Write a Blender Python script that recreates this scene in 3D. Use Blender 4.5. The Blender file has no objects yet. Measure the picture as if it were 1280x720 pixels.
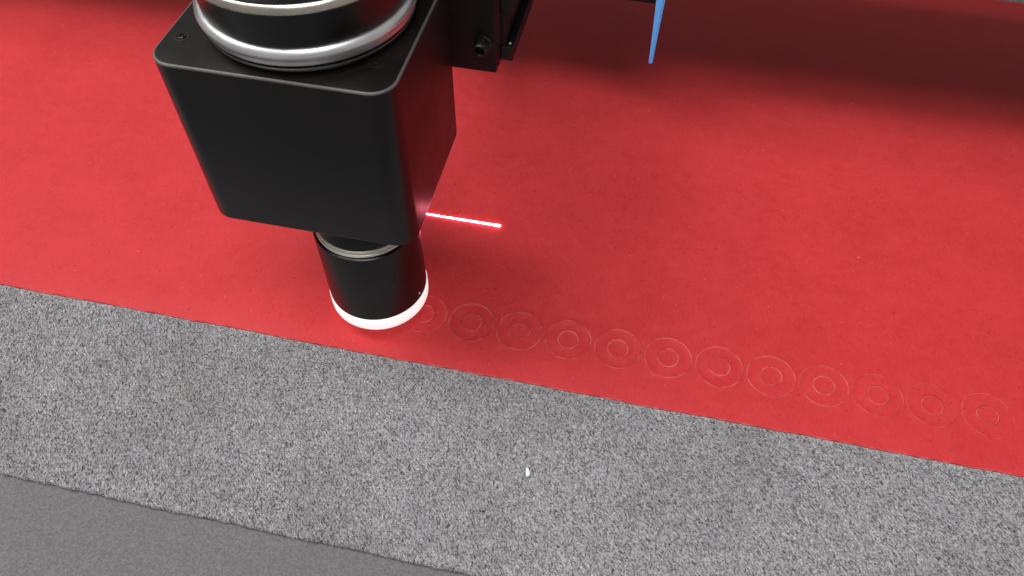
import bpy, bmesh, math, random
import numpy as np
from mathutils import Vector, Matrix
random.seed(7); rng = np.random.default_rng(7)
sc = bpy.context.scene
C = sc.collection
S = 0.02                      # every length below is in units of 20 mm (one earring circle)

# ------------------------------------------------------------------ camera
cd = bpy.data.cameras.new('camera'); cam = bpy.data.objects.new('camera', cd); C.objects.link(cam); sc.camera = cam
az, ti, ro = -0.209, 0.649, 0.004
d = Vector((math.sin(az)*math.sin(ti), math.cos(az)*math.sin(ti), -math.cos(ti)))
r = Vector((math.cos(az), -math.sin(az), 0)); u = r.cross(d)
r2 = math.cos(ro)*r + math.sin(ro)*u; u2 = -math.sin(ro)*r + math.cos(ro)*u
M = Matrix((r2, u2, -d)).transposed().to_4x4()
M.translation = Vector((4.041, -8.303, 14.402))*S
cam.matrix_world = M
cd.sensor_width = 36; cd.lens = 36*980.75/1280
cd.clip_start = 0.01; cd.clip_end = 30
cd.dof.use_dof = True; cd.dof.focus_distance = 16.6*S; cd.dof.aperture_fstop = 24

# ------------------------------------------------------------------ world and lamps
w = bpy.data.worlds.new('World'); sc.world = w; w.use_nodes = True
bg = w.node_tree.nodes['Background']; bg.inputs[0].default_value = (1.0, .965, .94, 1); bg.inputs[1].default_value = 0.35

def area(name, direction, dist, size, power, col):
    l = bpy.data.lights.new(name, 'AREA'); l.energy = power; l.color = col; l.shape = 'RECTANGLE'
    l.size = size[0]; l.size_y = size[1]
    o = bpy.data.objects.new(name, l); C.objects.link(o)
    v = Vector(direction).normalized(); o.location = v*dist + Vector((2, 3, 0))*S
    o.rotation_euler = v.to_track_quat('Z', 'Y').to_euler()
    return o
area('ceiling_lamp', (-.56, .02, 1), 2.0, (.75, 1.4), 31, (1, .97, .95))
area('ceiling_lamp', (.02, -.24, 1), 2.1, (.8, .8), 17.5, (1, .985, .98))

sc.view_settings.view_transform = 'Standard'; sc.view_settings.look = 'None'
sc.view_settings.exposure = -.08; sc.view_settings.gamma = 1

# ------------------------------------------------------------------ materials
class MT:
    def __init__(s, name, world=False):
        s.m = bpy.data.materials.new(name); s.m.use_nodes = True; s.t = s.m.node_tree; s.n = s.t.nodes; s.l = s.t.links
        s.b = s.n['Principled BSDF']; s.co = s.n.new('ShaderNodeTexCoord').outputs['Object'] if not world else s.n.new('ShaderNodeNewGeometry').outputs['Position']
    def mp(s, scale=(1,1,1), rot=(0,0,0), src=None):
        n = s.n.new('ShaderNodeMapping'); n.inputs['Scale'].default_value = scale; n.inputs['Rotation'].default_value = rot
        s.l.new(src or s.co, n.inputs[0]); return n.outputs[0]
    def along(s, phi, stretch, src=None):      # coordinates in which features run long in direction phi
        return s.mp((stretch, 1, 1), (0, 0, 0), s.mp((1, 1, 1), (0, 0, -phi), src))
    def noise(s, scale, detail=3, rough=.55, src=None, dist=0, col=False):
        n = s.n.new('ShaderNodeTexNoise'); n.inputs['Scale'].default_value = scale; n.inputs['Detail'].default_value = detail
        n.inputs['Roughness'].default_value = rough; n.inputs['Distortion'].default_value = dist
        s.l.new(src or s.co, n.inputs['Vector']); return n.outputs['Color' if col else 'Fac']
    def ramp(s, f, *st):
        n = s.n.new('ShaderNodeValToRGB'); e = n.color_ramp.elements
        while len(e) < len(st): e.new(.5)
        for q, (p, c) in zip(e, st):
            q.position = p; q.color = (c, c, c, 1) if not hasattr(c, '__len__') else (*c, 1)
        s.l.new(f, n.inputs[0]); return n.outputs[0]
    def mix(s, f, a, b, mode='MIX'):
        n = s.n.new('ShaderNodeMix'); n.data_type = 'RGBA'; n.blend_type = mode
        for i, v in ((0, f), (6, a), (7, b)):
            if hasattr(v, 'links') or hasattr(v, 'is_linked'): s.l.new(v, n.inputs[i])
            else: n.inputs[i].default_value = v if i == 0 else (*v, 1)
        return n.outputs[2]
    def bump(s, f, strength=.3, dist=.0003, prev=None):
        n = s.n.new('ShaderNodeBump'); n.inputs['Strength'].default_value = strength; n.inputs['Distance'].default_value = dist
        s.l.new(f, n.inputs['Height'])
        if prev: s.l.new(prev, n.inputs['Normal'])
        s.l.new(n.outputs[0], s.b.inputs['Normal']); return n.outputs[0]
    def set(s, **k):
        nm = dict(col='Base Color', rough='Roughness', metal='Metallic', spec='Specular IOR Level', sheen='Sheen Weight', coat='Coat Weight', sss='Subsurface Weight')
        for a, v in k.items():
            i = s.b.inputs[nm[a]]
            if hasattr(v, 'is_linked'): s.l.new(v, i)
            else: i.default_value = (*v, 1) if a == 'col' else v
        return s

def leather(name, base, dark, light, edge=0):
    m = MT(name, True)
    big = m.noise(28, 4, .6); mid = m.noise(160, 5, .65); fine = m.noise(1500, 3, .6)
    speck = m.ramp(m.noise(520, 2, .5), (.0, 1), (.27, 1), (.33, 0))
    pale = m.ramp(m.noise(430, 2, .5, src=m.mp((1, 1.6, 1), (0, 0, .5))), (.70, 0), (.78, 1))
    c = m.mix(m.ramp(big, (.3, 0), (.7, 1)), dark, base)
    c = m.mix(m.ramp(mid, (.35, 0), (.75, .38)), c, light)
    fib = m.noise(900, 3, .65, src=m.mp((1, .4, 1), (0, 0, .7)))
    c = m.mix(m.ramp(fib, (.45, 0), (.75, .35)), c, light)
    c = m.mix(m.ramp(fib, (.25, .35), (.5, 0)), c, dark)
    c = m.mix(m.ramp(fine, (.3, .35), (.7, 0)), c, dark)
    c = m.mix(m.ramp(speck, (0, 0), (1, .55)), c, (.22, .02, .022))
    c = m.mix(m.ramp(pale, (0, 0), (1, .4)), c, (.85, .25, .24))
    if edge: c = m.mix(m.ramp(m.noise(130, 3, .6), (.42, .08), (.60, 1)), c, edge)
    m.set(col=c, rough=m.ramp(mid, (.3, .50), (.7, .66)), spec=.2, sheen=.04)
    b1 = m.bump(mid, .22, .0006); b2 = m.bump(fine, .35, .00008, b1)
    return m.m
RED = leather('red_leather', (.61, .039, .044), (.51, .027, .032), (.70, .062, .067))
CUT = leather('red_leather_cut_edge', (.60, .055, .06), (.50, .036, .042), (.66, .075, .078), (.88, .19, .19))

def felt():
    m = MT('heather_grey_felt')
    warp = m.noise(420, 2, .5, col=True)
    v = m.n.new('ShaderNodeVectorMath'); v.operation = 'SCALE'; v.inputs[3].default_value = .0011; m.l.new(warp, v.inputs[0])
    a = m.n.new('ShaderNodeVectorMath'); a.operation = 'ADD'; m.l.new(m.co, a.inputs[0]); m.l.new(v.outputs[0], a.inputs[1])
    f1 = m.noise(2100, 3, .65, src=m.along(-.95, .42, a.outputs[0]))
    f2 = m.noise(2900, 2, .6, src=m.along(-.45, .45, a.outputs[0]))
    big = m.noise(30, 3, .6)
    c1 = m.ramp(f1, (.37, (.05, .049, .053)), (.46, (.245, .239, .253)), (.55, (.375, .366, .387)), (.64, (.74, .725, .76)))
    c2 = m.ramp(f2, (.38, (.045, .044, .048)), (.5, (.30, .293, .309)), (.63, (.74, .725, .76)))
    c = m.mix(.38, c1, c2)
    c = m.mix(m.ramp(big, (.35, .0), (.7, .16)), c, (.27, .275, .25))
    st = m.ramp(m.noise(55, 2, .5, src=m.mp((1, 1, 1), (0, 0, 2))), (.62, 0), (.72, .18))
    c = m.mix(st, c, (.28, .26, .19))
    pat = m.ramp(m.noise(16, 4, .6), (.38, .38), (.56, 0))
    c = m.mix(pat, c, (.155, .15, .145))
    st2 = m.ramp(m.noise(42, 2, .5, src=m.mp((1.3, 1, 1), (0, 0, 1))), (.60, 0), (.74, .2))
    c = m.mix(st2, c, (.24, .29, .33))
    m.set(col=c, rough=.95, spec=.1, sheen=.15)
    m.bump(f1, .8, .0005)
    return m.m
FELT = felt()
def fibre(name, g):
    m = MT(name); n = m.noise(200, 2)
    m.set(col=m.ramp(n, (.3, tuple(x*.8 for x in g)), (.7, tuple(x*1.15 for x in g))), rough=.8, spec=.15); return m.m
FIB = [fibre('pale_fibre', (.66, .65, .68)), fibre('mid_fibre', (.36, .355, .37)), fibre('dark_fibre', (.045, .044, .048))]

def tabletop():
    m = MT('grey_rubber_top')
    f = m.noise(1300, 4, .7); b = m.noise(14, 3, .55); s = m.noise(480, 3, .7)
    c = m.ramp(f, (.3, (.095, .095, .098)), (.5, (.150, .149, .153)), (.70, (.225, .222, .227)))
    c = m.mix(m.ramp(b, (.3, .25), (.7, 0)), c, (.13, .13, .128))
    c = m.mix(m.ramp(s, (.64, 0), (.74, .35)), c, (.34, .31, .30))
    m.set(col=c, rough=.75, spec=.3); m.bump(f, .5, .0002); return m.m
TABLE = tabletop()

def black(name, base, rough, grain=2500, bs=.15, spec=.5):
    m = MT(name); f = m.noise(grain, 3, .6); b = m.noise(60, 4, .6)
    lo = tuple(x*.75 for x in base); hi = tuple(x*1.3 for x in base)
    dust = m.ramp(m.noise(900, 3, .6), (.72, 0), (.78, .25))
    c = m.mix(m.ramp(b, (.3, 0), (.7, 1)), lo, hi); c = m.mix(dust, c, (.12, .115, .11))
    scr = m.ramp(m.noise(240, 2, .5, src=m.mp((1, .06, .3), (.2, .4, .9))), (.73, 0), (.76, .12))
    c = m.mix(scr, c, (.07, .068, .066))
    m.set(col=c, rough=m.ramp(b, (.3, rough-.05), (.7, rough+.07)), spec=spec); m.bump(f, bs, .00005); return m.m
ANO = black('black_anodised_aluminium', (.0036, .0028, .0024), .32, spec=.46)
ANOG = black('black_satin_tube', (.006, .0055, .0055), .30, 1800, .08)
EDGE = black('worn_black_edge', (.115, .105, .103), .42, 900, .6)
DARK = black('matt_black_steel', (.006, .0055, .005), .55, 1500, .2, .35)
GLOSS = black('gloss_black', (.006, .006, .006), .15, 800, .03)
def steel(name, col, rough, sc_=(1, 1, 30)):
    m = MT(name); f = m.noise(350, 4, .6, src=m.mp(sc_)); b = m.noise(90, 3)
    c = m.mix(m.ramp(b, (.35, 0), (.7, 1)), tuple(x*.8 for x in col), col)
    m.set(col=c, metal=1., rough=m.ramp(f, (.3, rough-.07), (.7, rough+.1))); m.bump(f, .1, .00005); return m.m
STEEL = steel('turned_aluminium', (.86, .86, .88), .34)
BRASS = steel('nickelled_rim', (.62, .58, .50), .24)
def plain(name, base, rough, spec=.5):
    m = MT(name); b = m.noise(120, 4, .6)
    m.set(col=m.ramp(b, (.3, tuple(x*.93 for x in base)), (.7, tuple(min(1, x*1.03) for x in base))), rough=rough, spec=spec)
    m.bump(m.noise(1500, 2), .1, .00005); return m.m
CREAM = plain('nickel_collar', (.74, .71, .62), .35)
CREAM.node_tree.nodes['Principled BSDF'].inputs['Metallic'].default_value = .35
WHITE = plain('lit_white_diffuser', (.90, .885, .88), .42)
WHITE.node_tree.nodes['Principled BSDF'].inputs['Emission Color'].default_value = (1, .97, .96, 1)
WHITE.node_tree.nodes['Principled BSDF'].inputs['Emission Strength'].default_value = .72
WMETAL = plain('white_painted_metal', (.88, .86, .85), .4)
BLUE = plain('blue_plastic_added_glow', (.12, .45, .92), .5, .2)
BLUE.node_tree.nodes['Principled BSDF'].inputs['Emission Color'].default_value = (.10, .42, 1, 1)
BLUE.node_tree.nodes['Principled BSDF'].inputs['Emission Strength'].default_value = .28  # emission added so the pointer stays bright in the gantry's shade
CHIP = plain('white_scrap', (.85, .83, .80), .6)
def emit(name, col, st):
    m = MT(name); m.b.inputs['Base Color'].default_value = (.3, .02, .02, 1)
    n = m.noise(900, 2); m.b.inputs['Emission Strength'].default_value = st
    m.l.new(m.ramp(n, (.3, tuple(x*.85 for x in col)), (.7, col)), m.b.inputs['Emission Color']); return m.m
LASER = emit('laser_light', (1, .22, .32), 75)

# ------------------------------------------------------------------ helpers
def obj(name, verts, faces, mats, parent=None, mi=None, smooth=False, origin=(0, 0, 0)):
    o_ = np.array(origin, float)
    v = (np.asarray(verts, float) - o_)*S
    me = bpy.data.meshes.new(name); me.from_pydata(v.tolist(), [], [tuple(f) for f in faces])
    for m in (mats if isinstance(mats, (list, tuple)) else [mats]): me.materials.append(m)
    if mi is not None: me.polygons.foreach_set('material_index', np.asarray(mi, np.int32))
    bm = bmesh.new(); bm.from_mesh(me); bmesh.ops.remove_doubles(bm, verts=bm.verts, dist=1e-7)
    bmesh.ops.recalc_face_normals(bm, faces=bm.faces); bm.to_mesh(me); bm.free()
    if smooth:
        me.polygons.foreach_set('use_smooth', [True]*len(me.polygons))
        if smooth != 'all': me.set_sharp_from_angle(angle=math.radians(smooth))
    o = bpy.data.objects.new(name, me); C.objects.link(o)
    if parent:
        o.parent = parent
        pl = Vector(parent.get('_w', (0, 0, 0)))
        o.location = Vector(o_)*S - pl
        o['_w'] = tuple(Vector(o_)*S)
    else:
        o.location = Vector(o_)*S; o['_w'] = tuple(Vector(o_)*S)
    return o
def tag(o, label, cat, group=None):
    o['label'] = label; o['category'] = cat
    if group: o['group'] = group
    return o
def thing(name, loc, label, cat, group=None):
    o = bpy.data.objects.new(name, None); C.objects.link(o); o.location = Vector(loc)*S; o.empty_display_size = .01
    o['_w'] = tuple(Vector(loc)*S); return tag(o, label, cat, group)
def rrect(x0, x1, y0, y1, R, n=8):
    p = []
    for cx, cy, a in ((x1-R, y0+R, -90), (x1-R, y1-R, 0), (x0+R, y1-R, 90), (x0+R, y0+R, 180)):
        for k in range(n+1):
            t = math.radians(a + 90*k/n); p.append((cx+R*math.cos(t), cy+R*math.sin(t)))
    return p
def loft(loops, closed_caps=True):
    v = []; f = []; n = len(loops[0])
    for L in loops: v += L
    for k in range(len(loops)-1):
        for i in range(n):
            j = (i+1) % n; f.append((k*n+i, k*n+j, (k+1)*n+j, (k+1)*n+i))
    if closed_caps:
        f.append(tuple(range(n-1, -1, -1))); f.append(tuple((len(loops)-1)*n+i for i in range(n)))
    return v, f
def prism(x0, x1, y0, y1, z0, z1, R=.04, bev=.03, n=4, nb=3):
    L = []
    for k in range(nb+1):
        t = math.pi/2*k/nb; ins = bev*(1-math.sin(t)); z = z0+bev*(1-math.cos(t))
        L.append([(x, y, z) for x, y in rrect(x0+ins, x1-ins, y0+ins, y1-ins, max(R-ins, .004), n)])
    for k in range(nb, -1, -1):
        t = math.pi/2*k/nb; ins = bev*(1-math.sin(t)); z = z1-bev*(1-math.cos(t))
        L.append([(x, y, z) for x, y in rrect(x0+ins, x1-ins, y0+ins, y1-ins, max(R-ins, .004), n)])
    return loft(L)
def lathe(cx, cy, prof, n=96, axis='z'):
    L = []
    for rad, z in prof:
        if axis == 'z': L.append([(cx+rad*math.cos(2*math.pi*i/n), cy+rad*math.sin(2*math.pi*i/n), z) for i in range(n)])
        else: L.append([(cx+rad*math.cos(2*math.pi*i/n), -z, cy+rad*math.sin(2*math.pi*i/n)) for i in range(n)])
    return loft(L)

# ------------------------------------------------------------------ the table, felt mat, leather sheet
v, f = prism(-34, 34, -24, 30, -1.2, -.17, .3, .05)
o = obj('table_surface', v, f, TABLE, smooth=30); o['kind'] = 'structure'

# felt mat: one slab whose front edge wanders a little
mat = thing('felt_mat', (0, 0, -.17), 'heathered grey felt mat lying between the red sheet and the plain grey table', 'mat')
xs = np.linspace(-30, 30, 901)
wob = -4.12 + .025*np.sin(xs*.42+.6) + .008*np.sin(xs*2.3+1) + np.convolve(rng.normal(0, .014, 901), np.ones(3)/3, 'same')
rows = [[(x, 24, -.17) for x in xs], [(x, 24, -.06) for x in xs], [(x, 2, -.06) for x in xs], [(x, y+.06, -.06) for x, y in zip(xs, wob)],
        [(x, y+.015, -.085) for x, y in zip(xs, wob)], [(x, y, -.12) for x, y in zip(xs, wob)], [(x, y+.01, -.17) for x, y in zip(xs, wob)]]
V = [p for R_ in rows for p in R_]; F = []
for k in range(len(rows)-1):
    for i in range(900): F.append((k*901+i, k*901+i+1, (k+1)*901+i+1, (k+1)*901+i))
obj('felt_slab', V, F, FELT, mat, smooth='all')

def fibres(N, xr, yr, z, name, parent, edge=False):
    x = rng.uniform(*xr, N); y = rng.uniform(*yr, N)
    if edge:
        y = np.interp(x, xs, wob) + np.abs(rng.normal(0, .03, N)) + .012; 
    a = rng.normal(-.85, .55, N); ln = rng.uniform(.018, .048, N); cv = rng.normal(0, .6, N)
    rad = rng.uniform(.0026, .0052, N)
    pts = []
    for k, t in enumerate((-1, 0, 1)):
        aa = a + cv*t*.5
        px = x + np.cos(aa)*ln*t; py = y + np.sin(aa)*ln*t
        pz = z + rng.uniform(0, .008, N) + (.012 if t == 0 else -.002)
        if edge: pz = pz - rng.uniform(0, .08, N)
        pts.append((px, py, pz, aa))
    vv = np.empty((N, 3, 3, 3))
    for k, (px, py, pz, aa) in enumerate(pts):
        rr = rad*(1 if k == 1 else .5)
        for j in range(3):
            q = 2*math.pi*j/3 + math.pi/2
            vv[:, k, j, 0] = px - np.sin(aa)*rr*math.cos(q); vv[:, k, j, 1] = py + np.cos(aa)*rr*math.cos(q); vv[:, k, j, 2] = pz + rr*math.sin(q)
    vv = vv.reshape(-1, 3)*S
    base = np.arange(N)[:, None, None]*9
    q = np.array([[k*3+j, k*3+(j+1) % 3, (k+1)*3+(j+1) % 3, (k+1)*3+j] for k in range(2) for j in range(3)])
    ff = (base + q[None]).reshape(-1, 4)
    me = bpy.data.meshes.new(name); me.vertices.add(len(vv)); me.vertices.foreach_set('co', vv.ravel())
    me.loops.add(ff.size); me.loops.foreach_set('vertex_index', ff.ravel().astype(np.int32))
    me.polygons.add(len(ff)); me.polygons.foreach_set('loop_start', np.arange(len(ff), dtype=np.int32)*4)
    me.polygons.foreach_set('material_index', np.repeat(rng.choice(3, N, p=[.50, .16, .34]), 6).astype(np.int32))
    for m in FIB: me.materials.append(m)
    me.update(calc_edges=True)
    o = bpy.data.objects.new(name, me); C.objects.link(o); o.parent = parent; o.location = -Vector(parent['_w']); o['kind'] = 'stuff'
    return o
fibres(130000, (-11, 15), (-4.08, -.02), -.06, 'felt_fibres', mat)
fibres(4000, (-8, 6), (-4, -4), -.06, 'frayed_edge_fibres', mat, True)

# leather sheet with the twelve cut earring rings
PIT, R0, RI = 1.093, 1.258, .226
sheet = thing('leather_sheet', (0, 0, -.06), 'large red leather sheet with a row of cut rings along its front edge', 'leather sheet')
NS = 96
ang = [2*math.pi*i/NS for i in range(NS)]
def lip(ci, k, side):
    rr = random.Random(ci*31+k*7+side)
    ph = [rr.uniform(0, 6.28) for _ in range(4)]
    fade = max(.25, 1-.06*ci)
    return [fade*(.0075 + .004*math.sin(t+ph[0]) + .0035*math.sin(2*t+ph[1]) + .002*math.sin(5*t+ph[2]) + .0015*math.sin(11*t+ph[3])) for t in ang]
G = .0028
Vb = []; Fb = []; Mb = []
def add_ring_band(V, F, Mi, cx, cy, specs, mats):
    """specs: list of (radius list, z list)"""
    b = len(V); n = NS
    for rad, z in specs:
        for i, t in enumerate(ang):
            V.append((cx+rad[i]*math.cos(t), cy+rad[i]*math.sin(t), z[i]))
    for k in range(len(specs)-1):
        for i in range(n):
            j = (i+1) % n; F.append((b+k*n+i, b+k*n+j, b+(k+1)*n+j, b+(k+1)*n+i)); Mi.append(mats[k])
    return b+(len(specs)-1)*n
hx_, hy_ = PIT/2, .62
def cutshape(rr):   # a hand-fed cut is never a perfect circle
    a1, a2 = rr.uniform(0, 6.28), rr.uniform(0, 6.28)
    return [.0035*math.sin(2*t+a1)+.0015*math.sin(3*t+a2) for t in ang]
for ci in range(12):
    cx = ci*PIT; cy = R0
    rr = random.Random(100+ci)
    w1 = cutshape(rr); w2 = cutshape(rr)
    l = lip(ci, 0, 0)
    # body round the hole
    last = add_ring_band(Vb, Fb, Mb, cx, cy, [([.5+G+q for q in w1], [-.06]*NS), ([.5+G+q for q in w1], l), ([.5+G+.006+q for q in w1], [x*.9 for x in l]), ([.5+G+.018+q for q in w1], [0]*NS)], [1, 1, 0])
    b = len(Vb)
    for t in ang:
        c_, s_ = math.cos(t), math.sin(t); k = min(hx_/abs(c_) if abs(c_) > 1e-9 else 9, hy_/abs(s_) if abs(s_) > 1e-9 else 9)
        Vb.append((cx+c_*k, cy+s_*k, 0))
    for i in range(NS):
        j = (i+1) % NS; Fb.append((last+i, last+j, b+j, b+i)); Mb.append(0)
        # fill the cell's corners
        p, q = Vb[b+i], Vb[b+j]
        if abs(abs(p[0]-cx)-hx_) < 1e-6 and abs(abs(q[1]-cy)-hy_) < 1e-6 and abs(abs(q[0]-cx)-hx_) > 1e-6 or \
           abs(abs(q[0]-cx)-hx_) < 1e-6 and abs(abs(p[1]-cy)-hy_) < 1e-6 and abs(abs(p[0]-cx)-hx_) > 1e-6:
            Vb.append((cx+math.copysign(hx_, math.cos(ang[i])), cy+math.copysign(hy_, math.sin(ang[i])), 0)); Fb.append((b+i, b+j, len(Vb)-1)); Mb.append(0)
    # annulus and disc, each lying a hair high or low and tilted
    def tilt(z0, tx, ty, V): return [(x, y, z+z0+tx*(x-cx)+ty*(y-cy)) for x, y, z in V]
    V = []; F = []; Mi = []
    l1 = lip(ci, 1, 0); l2 = lip(ci, 1, 1)
    add_ring_band(V, F, Mi, cx, cy, [([.5-G+q for q in w1], [-.055]*NS), ([.5-G+q for q in w1], [x*.8 for x in l1]), ([.5-G-.006+q for q in w1], [x*.6 for x in l1]), ([.5-G-.015+q for q in w1], [0]*NS),
        ([RI+.021+q for q in w2], [0]*NS), ([RI+.010+q for q in w2], [x*.9 for x in l2]), ([RI+.004+q for q in w2], l2), ([RI+.004+q for q in w2], [-.055]*NS)], [1, 1, 0, 0, 0, 1, 1])
    V = tilt(rr.uniform(-.004, .002), rr.uniform(-.006, .006), rr.uniform(-.006, .006), V)
    obj('cut_ring', V, F, [RED, CUT if ci < 9 else RED], sheet, Mi, 50, (cx, cy, -.06))
    V = []; F = []; Mi = []
    l3 = lip(ci, 2, 1)
    add_ring_band(V, F, Mi, cx, cy, [([RI-.004+q for q in w2], [-.055]*NS), ([RI-.004+q for q in w2], l3), ([RI-.014+q for q in w2], [x*.7 for x in l3]), ([RI-.03+q for q in w2], [0]*NS), ([.08]*NS, [0]*NS)], [1, 1, 0, 0])
    F.append(tuple(4*NS+i for i in range(NS))); Mi.append(0)
    V = tilt(rr.uniform(-.010, .003), rr.uniform(.0, .05)*(1 if ci < 5 else .4), rr.uniform(-.03, .012), V)
    obj('cut_disc', V, F, [RED, CUT], sheet, Mi, 50, (cx, cy, -.06))
# remaining panels of the sheet and its sides
X0, X1, Y0, Y1 = -24, 26, 0, 17.0
def quad(x0, x1, y0, y1, z=0):
    b = len(Vb); Vb.extend([(x0, y0, z), (x1, y0, z), (x1, y1, z), (x0, y1, z)]); Fb.append((b, b+1, b+2, b+3)); Mb.append(0)
a0, a1, b0, b1 = -hx_, 11*PIT+hx_, R0-hy_, R0+hy_
quad(X0, a0, b0, b1); quad(a1, X1, b0, b1); quad(X0, X1, b1, Y1)
# front strip with a slightly uneven trimmed edge
ex = np.linspace(X0, X1, 601); ey = .006*np.sin(ex*.9)+.004*np.sin(ex*3.1)+np.convolve(rng.normal(0, .012, 601), np.ones(4)/4, 'same')
b = len(Vb)
for x, y in zip(ex, ey):
    Vb.extend([(x, b0, 0), (x, y+.03, 0), (x, y+.008, -.006), (x, y, -.02), (x, y+.006, -.06)])
for i in range(600):
    for k in range(4):
        Fb.append((b+i*5+k, b+i*5+k+1, b+(i+1)*5+k+1, b+(i+1)*5+k)); Mb.append(0 if k < 2 else 1)
b = len(Vb); Vb.extend([(X0, Y1, 0), (X1, Y1, 0), (X1, Y1, -.06), (X0, Y1, -.06)]); Fb.append((b, b+1, b+2, b+3)); Mb.append(1)
me_o = obj('leather_body', Vb, Fb, [RED, CUT], sheet, Mb, 60)
# from_pydata normals of open sheets may flip: force upward
bm = bmesh.new(); bm.from_mesh(me_o.data)
for fc in bm.faces:
    if abs(fc.normal.z) > .3 and fc.normal.z < 0: fc.normal_flip()
bm.to_mesh(me_o.data); bm.free()

# white frame strip beyond the sheet
v, f = prism(-30, 30, 17.35, 19.4, -.05, .35, .05, .04)
tag(obj('table_frame_bar', v, f, WMETAL, smooth=30, origin=(0, 18, -.05)), 'white frame bar of the table just beyond the far edge of the red sheet', 'frame bar')

# laser line on the leather
L = []
n = 10
for x, rr in ((-3.2, .010), (-3.1, .016), (-.78, .017), (.4, .022), (.95, .026), (1.03, .035), (1.075, .033), (1.10, .02)):
    L.append([(x, 4.183+rr*math.cos(2*math.pi*i/n), .012+rr*.45*math.sin(2*math.pi*i/n)) for i in range(n)])
v, f = loft(L)
tag(obj('laser_line', v, f, LASER, smooth='all', origin=(-1, 4.183, .0)), 'short glowing white laser line with red glow on the leather right of the black head', 'laser line')

# white scrap on the felt
P = [(-.055, .10), (-.015, .085), (.03, .03), (.055, -.03), (.035, -.085), (-.01, -.10), (-.04, -.04), (-.05, .03)]
L = [[(3.03+x*s, -1.96+y*s, z) for x, y in P] for s, z in ((.85, -.045), (1, -.03), (.95, -.005), (.6, .008))]
v, f = loft(L)
tag(obj('paper_scrap', v, f, CHIP, smooth=40, origin=(3.03, -1.96, -.05)), 'tiny white scrap lying on the grey felt below the row of rings', 'scrap')

# ------------------------------------------------------------------ laser head
BX0, BX1, BY0, BY1, BZ0, BZ1 = -3.578, .38, .30, 3.79, 3.424, 6.92
NX, NY = -.998, 1.362
head = thing('laser_engraver', (NX, NY, .42), 'black square laser head with round metal-rimmed cap on top and a black nozzle below', 'laser head')
def housing():
    L = []; mi_bands = []
    bev, nb, R = .035, 4, .41
    def loop(ins, z): return [(x, y, z) for x, y in rrect(BX0+ins, BX1-ins, BY0+ins, BY1-ins, R-ins, 12)]
    seq = []
    for k in range(nb+1):
        t = math.pi/2*k/nb; seq.append((.07*(1-math.sin(t)), BZ0+.07*(1-math.cos(t))))
    for k in range(nb, -1, -1):
        t = math.pi/2*k/nb; seq.append((bev*(1-math.sin(t)), BZ1-bev*(1-math.cos(t))))
    for a, b in seq: L.append(loop(a, b))
    v, f = loft(L); n = len(L[0]); mi = []
    for k in range(len(L)-1): mi += [1 if k >= nb+1 else 0]*n
    mi += [0, 0]
    return v, f, mi
v, f, mi = housing()
obj('housing', v, f, [ANO, EDGE], head, mi, 35, (NX, NY, BZ0))
# corner screws in the top plate
for x, y in ((-3.281, 1.02), (-.075, 1.035), (-3.281, 3.45), (-.075, 3.45)):
    v, f = lathe(x, y, [(.125, BZ1-.02), (.125, BZ1+.004), (.115, BZ1+.008), (.095, BZ1+.005), (.088, BZ1-.01)], 32)
    s_ = obj('screw', v, f, DARK, head, None, 40, (x, y, BZ1))
    v, f = lathe(x, y, [(.07, BZ1+.002), (.07, BZ1+.012), (.062, BZ1+.016), (.045, BZ1+.016), (.042, BZ1+.004)], 6)
    obj('hex_socket', v, f, GLOSS, s_, None, 30, (x, y, BZ1+.01))
# round cap: thin rim, bright lower rim, black drum, bright upper rim, black top
CX, CY = -1.53, 2.13
v, f = lathe(CX, CY, [(1.58, BZ1+.003), (1.63, BZ1+.006), (1.65, 6.95), (1.69, 6.99), (1.705, 7.02), (1.70, 7.045), (1.60, 7.05)], 128)
obj('thin_rim', v, f, BRASS, head, None, 40, (CX, CY, BZ1))
v, f = lathe(CX, CY, [(1.64, 7.10), (1.715, 7.105), (1.73, 7.12), (1.73, 7.18), (1.68, 7.19), (1.68, 7.235), (1.76, 7.25), (1.774, 7.265), (1.774, 7.30), (1.75, 7.335), (1.715, 7.37), (1.68, 7.385), (1.5, 7.385)], 128)
obj('lower_rim', v, f, STEEL, head, None, 40, (CX, CY, 7.06))
v, f = lathe(CX, CY, [(1.5, 7.39), (1.665, 7.39), (1.67, 7.41), (1.69, 7.94), (1.70, 7.97), (1.5, 7.97)], 128)
obj('drum', v, f, ANO, head, None, 40, (CX, CY, 7.43))
v, f = lathe(CX, CY, [(1.5, 7.975), (1.70, 7.975), (1.765, 7.99), (1.78, 8.01), (1.775, 8.05), (1.74, 8.10), (1.71, 8.115), (1.70, 8.11), (1.69, 8.02)], 128)
obj('upper_rim', v, f, BRASS, head, None, 40, (CX, CY, 7.98))
v, f = lathe(CX, CY, [(1.5, 8.00), (1.685, 8.02), (1.685, 8.09), (1.67, 8.105), (1.25, 8.11), (1.22, 8.16), (1.2, 8.75), (1.15, 8.8)], 128)
obj('cap_top', v, f, ANOG, head, None, 40, (CX, CY, 8.04))
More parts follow.
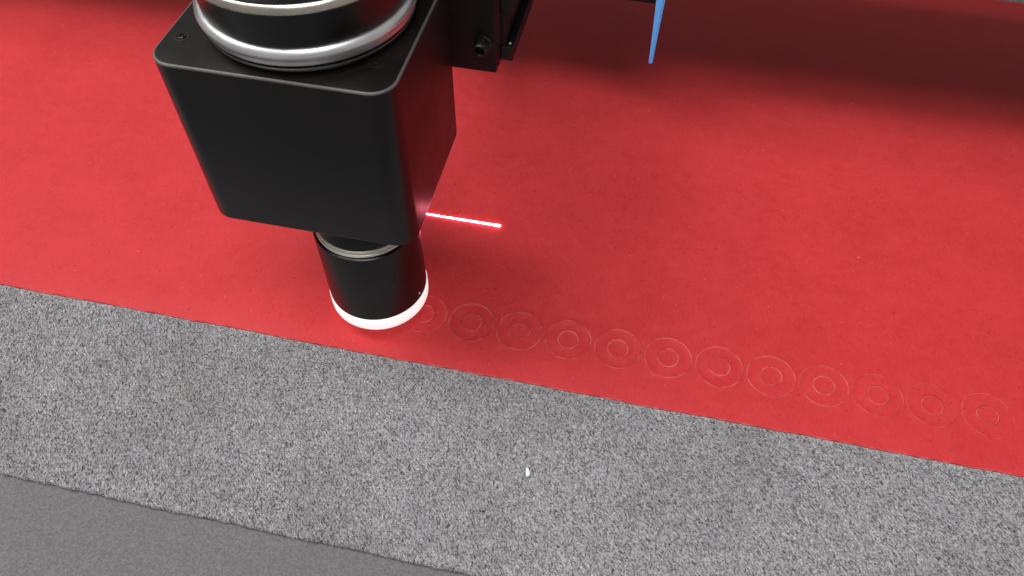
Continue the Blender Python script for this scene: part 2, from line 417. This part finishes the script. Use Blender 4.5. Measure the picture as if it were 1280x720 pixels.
# nozzle
v, f = lathe(NX, NY, [(.90, 2.79), (.94, 2.80), (.938, 2.95), (.93, 3.0), (.86, 3.1), (.86, 3.435)], 64)
obj('neck', v, f, GLOSS, head, None, 40, (NX, NY, 2.9))
v, f = lathe(NX, NY, [(.9, 2.785), (.985, 2.79), (.995, 2.80), (.99, 2.825), (.972, 2.84), (.955, 2.842), (.955, 2.87), (.968, 2.874), (.972, 2.89), (.962, 2.915), (.945, 2.925), (.90, 2.925)], 96)
obj('steel_collar', v, f, CREAM, head, None, 40, (NX, NY, 2.8))
v, f = lathe(NX, NY, [(.8, .80), (1.035, .80), (1.05, .815), (1.05, 2.72), (1.04, 2.755), (1.01, 2.775), (.96, 2.78), (.88, 2.775)], 128)
tube = obj('nozzle_tube', v, f, ANOG, head, None, 35, (NX, NY, .8))
v, f = lathe(NX, NY, [(.80, .43), (.98, .42), (1.04, .435), (1.062, .47), (1.068, .60), (1.066, .77), (1.055, .795), (.9, .798)], 128)
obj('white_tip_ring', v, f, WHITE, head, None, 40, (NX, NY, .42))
# small bright set screw low on the right of the tube
t = math.radians(-14)
sx, sy = NX+1.05*math.cos(t), NY+1.05*math.sin(t)
bm = bmesh.new(); bmesh.ops.create_uvsphere(bm, u_segments=12, v_segments=8, radius=.03*S)
me = bpy.data.meshes.new('set_screw'); bm.to_mesh(me); bm.free(); me.materials.append(STEEL)
so = bpy.data.objects.new('set_screw', me); C.objects.link(so); so.parent = tube
so.location = Vector((sx, sy, .98))*S - Vector(tube['_w'])

# ------------------------------------------------------------------ bracket behind the head
br = thing('mounting_bracket', (.6, 4.2, 4.54), 'black bracket plate with a bolt hanging behind the right side of the laser head', 'bracket')
v, f = prism(-.75, 1.05, 4.20, 4.36, 4.54, 9.6, .02, .015)
obj('front_plate', v, f, DARK, br, None, 30, (.6, 4.2, 4.54))
v, f = prism(-.75, 1.065, 4.372, 4.62, 4.56, 9.5, .02, .02)
obj('rear_plate', v, f, ANO, br, None, 30, (.6, 4.5, 4.56))
v, f = prism(-.6, 1.295, 4.632, 9.58, 4.54, 4.86, .03, .02)
obj('slide_rail', v, f, ANO, br, None, 30, (.6, 5, 4.54))
v, f = prism(-.5, 1.13, 4.64, 9.58, 4.865, 5.6, .03, .02)
obj('slide_block', v, f, DARK, br, None, 30, (.6, 5, 4.86))
v, f = prism(-.5, 1.30, 4.64, 9.58, 5.606, 5.95, .03, .02)
obj('slide_rail', v, f, ANO, br, None, 30, (.6, 5, 5.6))
def yl(x, z, y, prof, n=32):
    return lathe(x, z, [(a, -(y-b)) for a, b in prof], n, 'y')
bxp, bzp = .80, 5.20
v, f = yl(bxp, bzp, 4.2, [(.10, -.0), (.19, .002), (.19, .03), (.17, .045), (.10, .05)]); wsh = obj('washer', v, f, GLOSS, br, None, 35, (bxp, 4.2, bzp))
v, f = yl(bxp, bzp, 4.15, [(.10, 0), (.135, .0), (.14, .02), (.14, .20), (.125, .225), (.09, .23), (.075, .20), (.07, .12)]); blt = obj('bolt', v, f, ANOG, br, None, 35, (bxp, 4.1, bzp))
v, f = lathe(1.21, 4.76, [(.034, 4.86), (.034, 4.885), (.02, 4.895)], 16)
obj('small_screw', v, f, STEEL, br, None, 40, (1.21, 4.76, 4.86))

# ------------------------------------------------------------------ gantry above the sheet
v, f = prism(-34, 34, 9.65, 16.2, 4.55, 11.0, .08, .05)  # unseen beam inferred from its shadow; height and depth enlarged to block light
tag(obj('gantry_beam', v, f, DARK, smooth=30, origin=(0, 11, 4.6)), 'long black gantry beam above the far part of the red sheet, unseen and enlarged to block light, casting its shadow', 'beam')
v, f = prism(1.5, 3.885, 9.22, 9.585, 3.30, 7.2, .03, .02)
tag(obj('carriage_plate', v, f, DARK, smooth=30, origin=(2.7, 9.4, 3.3)), 'dark plate just showing at the top edge, left of the blue pointer', 'plate')

# blue pointer
pt = thing('blue_pointer', (4.014, 9.0, 1.775), 'slim pale blue tapered pointer hanging over the red sheet from the gantry', 'pointer')
L = [[(4.012+(.5*(z-1.77)*-.012)+rr*1.1*math.cos(2*math.pi*i/4+.35), 9.0+rr*.8*math.sin(2*math.pi*i/4+.35), z) for i in range(4)]
     for rr, z in ((.018, 1.735), (.042, 1.75), (.05, 1.79), (.056, 2.1), (.075, 2.8), (.10, 3.55), (.12, 4.2), (.12, 4.6))]
v, f = loft(L)
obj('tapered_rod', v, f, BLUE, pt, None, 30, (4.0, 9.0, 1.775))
v, f = prism(3.76, 4.2, 8.8, 9.585, 4.6, 5.3, .06, .03)
obj('holder', v, f, DARK, pt, None, 30, (4, 9.1, 4.6))

for o in list(bpy.data.objects):
    if '_w' in o: del o['_w']
